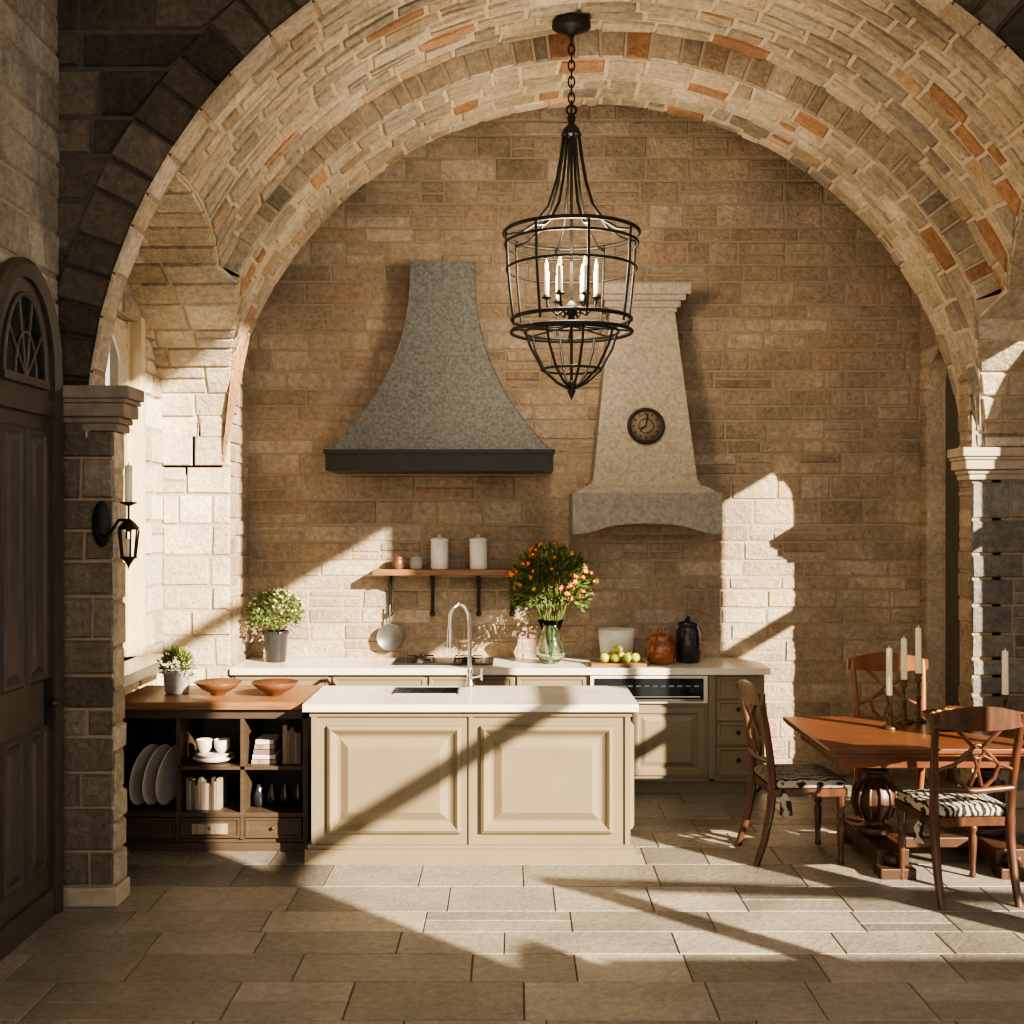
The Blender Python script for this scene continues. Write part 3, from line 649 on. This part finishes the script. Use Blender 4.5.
def chair(name,loc,rz,wood,sc=1,hk=1.0):
    b=B()
    b.box(-.235,.235,-.21,.23,.40,.445,wood)
    secs=[]
    for z,i in ((.445,.02),(.452,.005),(.475,.0),(.49,.012),(.5,.04),(.504,.1)):
        x,y0_,y1_=.235-i,-.205+i,.235-i; r=.04; pts=[]
        for cx_,cy_,a0 in ((x-r,y1_-r,0),(-x+r,y1_-r,pi/2),(-x+r,y0_+r,pi),(x-r,y0_+r,1.5*pi)):
            for k in range(5): a=a0+k*pi/8; pts.append((cx_+r*cos(a),cy_+r*sin(a),z))
        secs.append(pts)
    b.loft(secs,M_zebra,True)
    for sx in (-1,1):
        b.lathe([(.014,0),(.02,.012),(.015,.03),(.019,.12),(.024,.22),(.016,.25),(.025,.27),(.025,.285),(.016,.3),(.026,.34),(.026,.4)],wood,(sx*.205,.2,0),n=16)
        pts=[(sx*.205,-.30,0),(sx*.205,-.25,.15),(sx*.205,-.215,.32),(sx*.205,-.205,.44),(sx*.21,-.215,.6),(sx*.222,-.245,.8),(sx*.232,-.285,1.0)]
        b.tube(pts,[.02,.022,.025,.026,.023,.021,.019],wood,8)
    n=14; S=[]
    for i in range(n+1):
        q=i/n*2-1; x=q*.262; y=-.272-.035*(1-q*q); zt=1.03-.02*abs(q)**3+.012*cos(q*pi); zb=.915+.02*abs(q)**2
        S.append([(x,y-.012,zb),(x,y+.012,zb),(x,y+.012-.0,zt),(x,y-.012,zt)])
    b.loft(S,wood)
    b.tube([(-.21,-.222,.60),(0,-.24,.59),(.21,-.222,.60)],.018,wood)
    for sx in (-1,1):
        b.tube([(sx*.04,-.235,.60),(sx*.10,-.245,.66),(sx*.12,-.255,.73),(sx*.06,-.26,.79),(sx*.02,-.265,.82),(sx*.07,-.28,.87),(sx*.14,-.285,.94)],.012,wood,8)
        b.tube([(sx*.205,-.235,.70),(sx*.13,-.255,.73),(sx*.03,-.26,.78)],.009,wood,8)
        b.tube([(sx*.02,-.26,.78),(sx*.0,-.262,.72),(sx*.03,-.245,.62)],.010,wood,8)
    b.ring((0,-.262,.80),.035,.009,wood,20,'y')
    for sx in (-1,1):
        for k in range(9): b.tube([(sx*.24,-.15,.45),(sx*(.245+.003*k),-.165+.006*k,.38),(sx*(.246+.003*k),-.17+.008*k,.30)],.004,M_zebra,5)
    o=b.make(name,loc,rz); o.scale=(sc,sc,sc*hk); return o
chair('dining_chair',(1.70,6.88,0),-pi/2+.06,M_chair)
chair('dining_chair',(2.39,6.22,0),.08,M_chair)
chair('dining_chair',(2.58,7.66,0),pi-.05,M_chairl,1.04)

def candlestick(name,loc,hs,hc,mt=M_brass):
    b=B(); k=hs
    b.lathe([(.05,0),(.052,.008),(.03,.02),(.012,.035),(.02,.05*1),(.012,.07),(.01,k*.45),(.02,k*.5),(.01,k*.56),(.009,k*.8),(.024,k*.86),(.012,k*.9),(.026,k*.97),(.022,k),(.001,k)],mt,n=20)
    b.lathe([(.0185,0),(.0175,hc),(.008,hc+.004),(.003,hc+.006),(.002,hc+.02)],M_candle,(0,0,k),n=14); b.make(name,loc)
candlestick('candlestick',(2.27,6.92,TT+.001),.20,.28)
candlestick('candlestick',(2.42,7.1,TT+.001),.27,.25)
candlestick('candlestick',(2.53,7.16,TT+.001),.30,.28)
candlestick('candlestick',(2.98,6.95,TT+.001),.20,.26)
b=B(); b.lathe([(.07,0),(.08,.01),(.14,.04),(.21,.085),(.205,.092),(.12,.05),(.001,.03)],M_bowl,n=36)
rr=random.Random(12)
for i in range(46):
    a=rr.uniform(0,2*pi); q=rr.uniform(0,.16); b.ball((q*cos(a),q*sin(a),.075+.045*(1-q/.16)+rr.uniform(0,.02)),rr.uniform(.016,.03),rr.choice([M_food,M_food,M_yel,M_pale]),6,.7)
b.make('fruit_bowl',(2.66,6.88,TT+.001))

# ---------------------------------------------------------------- lights
w=bpy.data.worlds.new('World'); scene.world=w; w.use_nodes=True
bg=w.node_tree.nodes['Background']; bg.inputs[0].default_value=(1,.93,.83,1); bg.inputs[1].default_value=1.65
sun=bpy.data.lights.new('sun','SUN'); sun.energy=27; sun.color=(1,.84,.62); sun.angle=.009
so=bpy.data.objects.new('sun',sun); scene.collection.objects.link(so)
so.rotation_euler=Vector((-.66,.66,-.40)).to_track_quat('-Z','Y').to_euler()
pl=bpy.data.lights.new('chandelier_light','POINT'); pl.energy=125; pl.color=(1,.81,.57); pl.shadow_soft_size=.18
po=bpy.data.objects.new('chandelier_light',pl); scene.collection.objects.link(po); po.location=(.38,7.35,3.66)

cam=bpy.data.cameras.new('camera'); cam.lens=36*1150/1024; cam.sensor_width=36; cam.shift_y=8/1024
co=bpy.data.objects.new('camera',cam); scene.collection.objects.link(co); co.location=(0,0,2.0); co.rotation_euler=(pi/2,0,0)
scene.camera=co
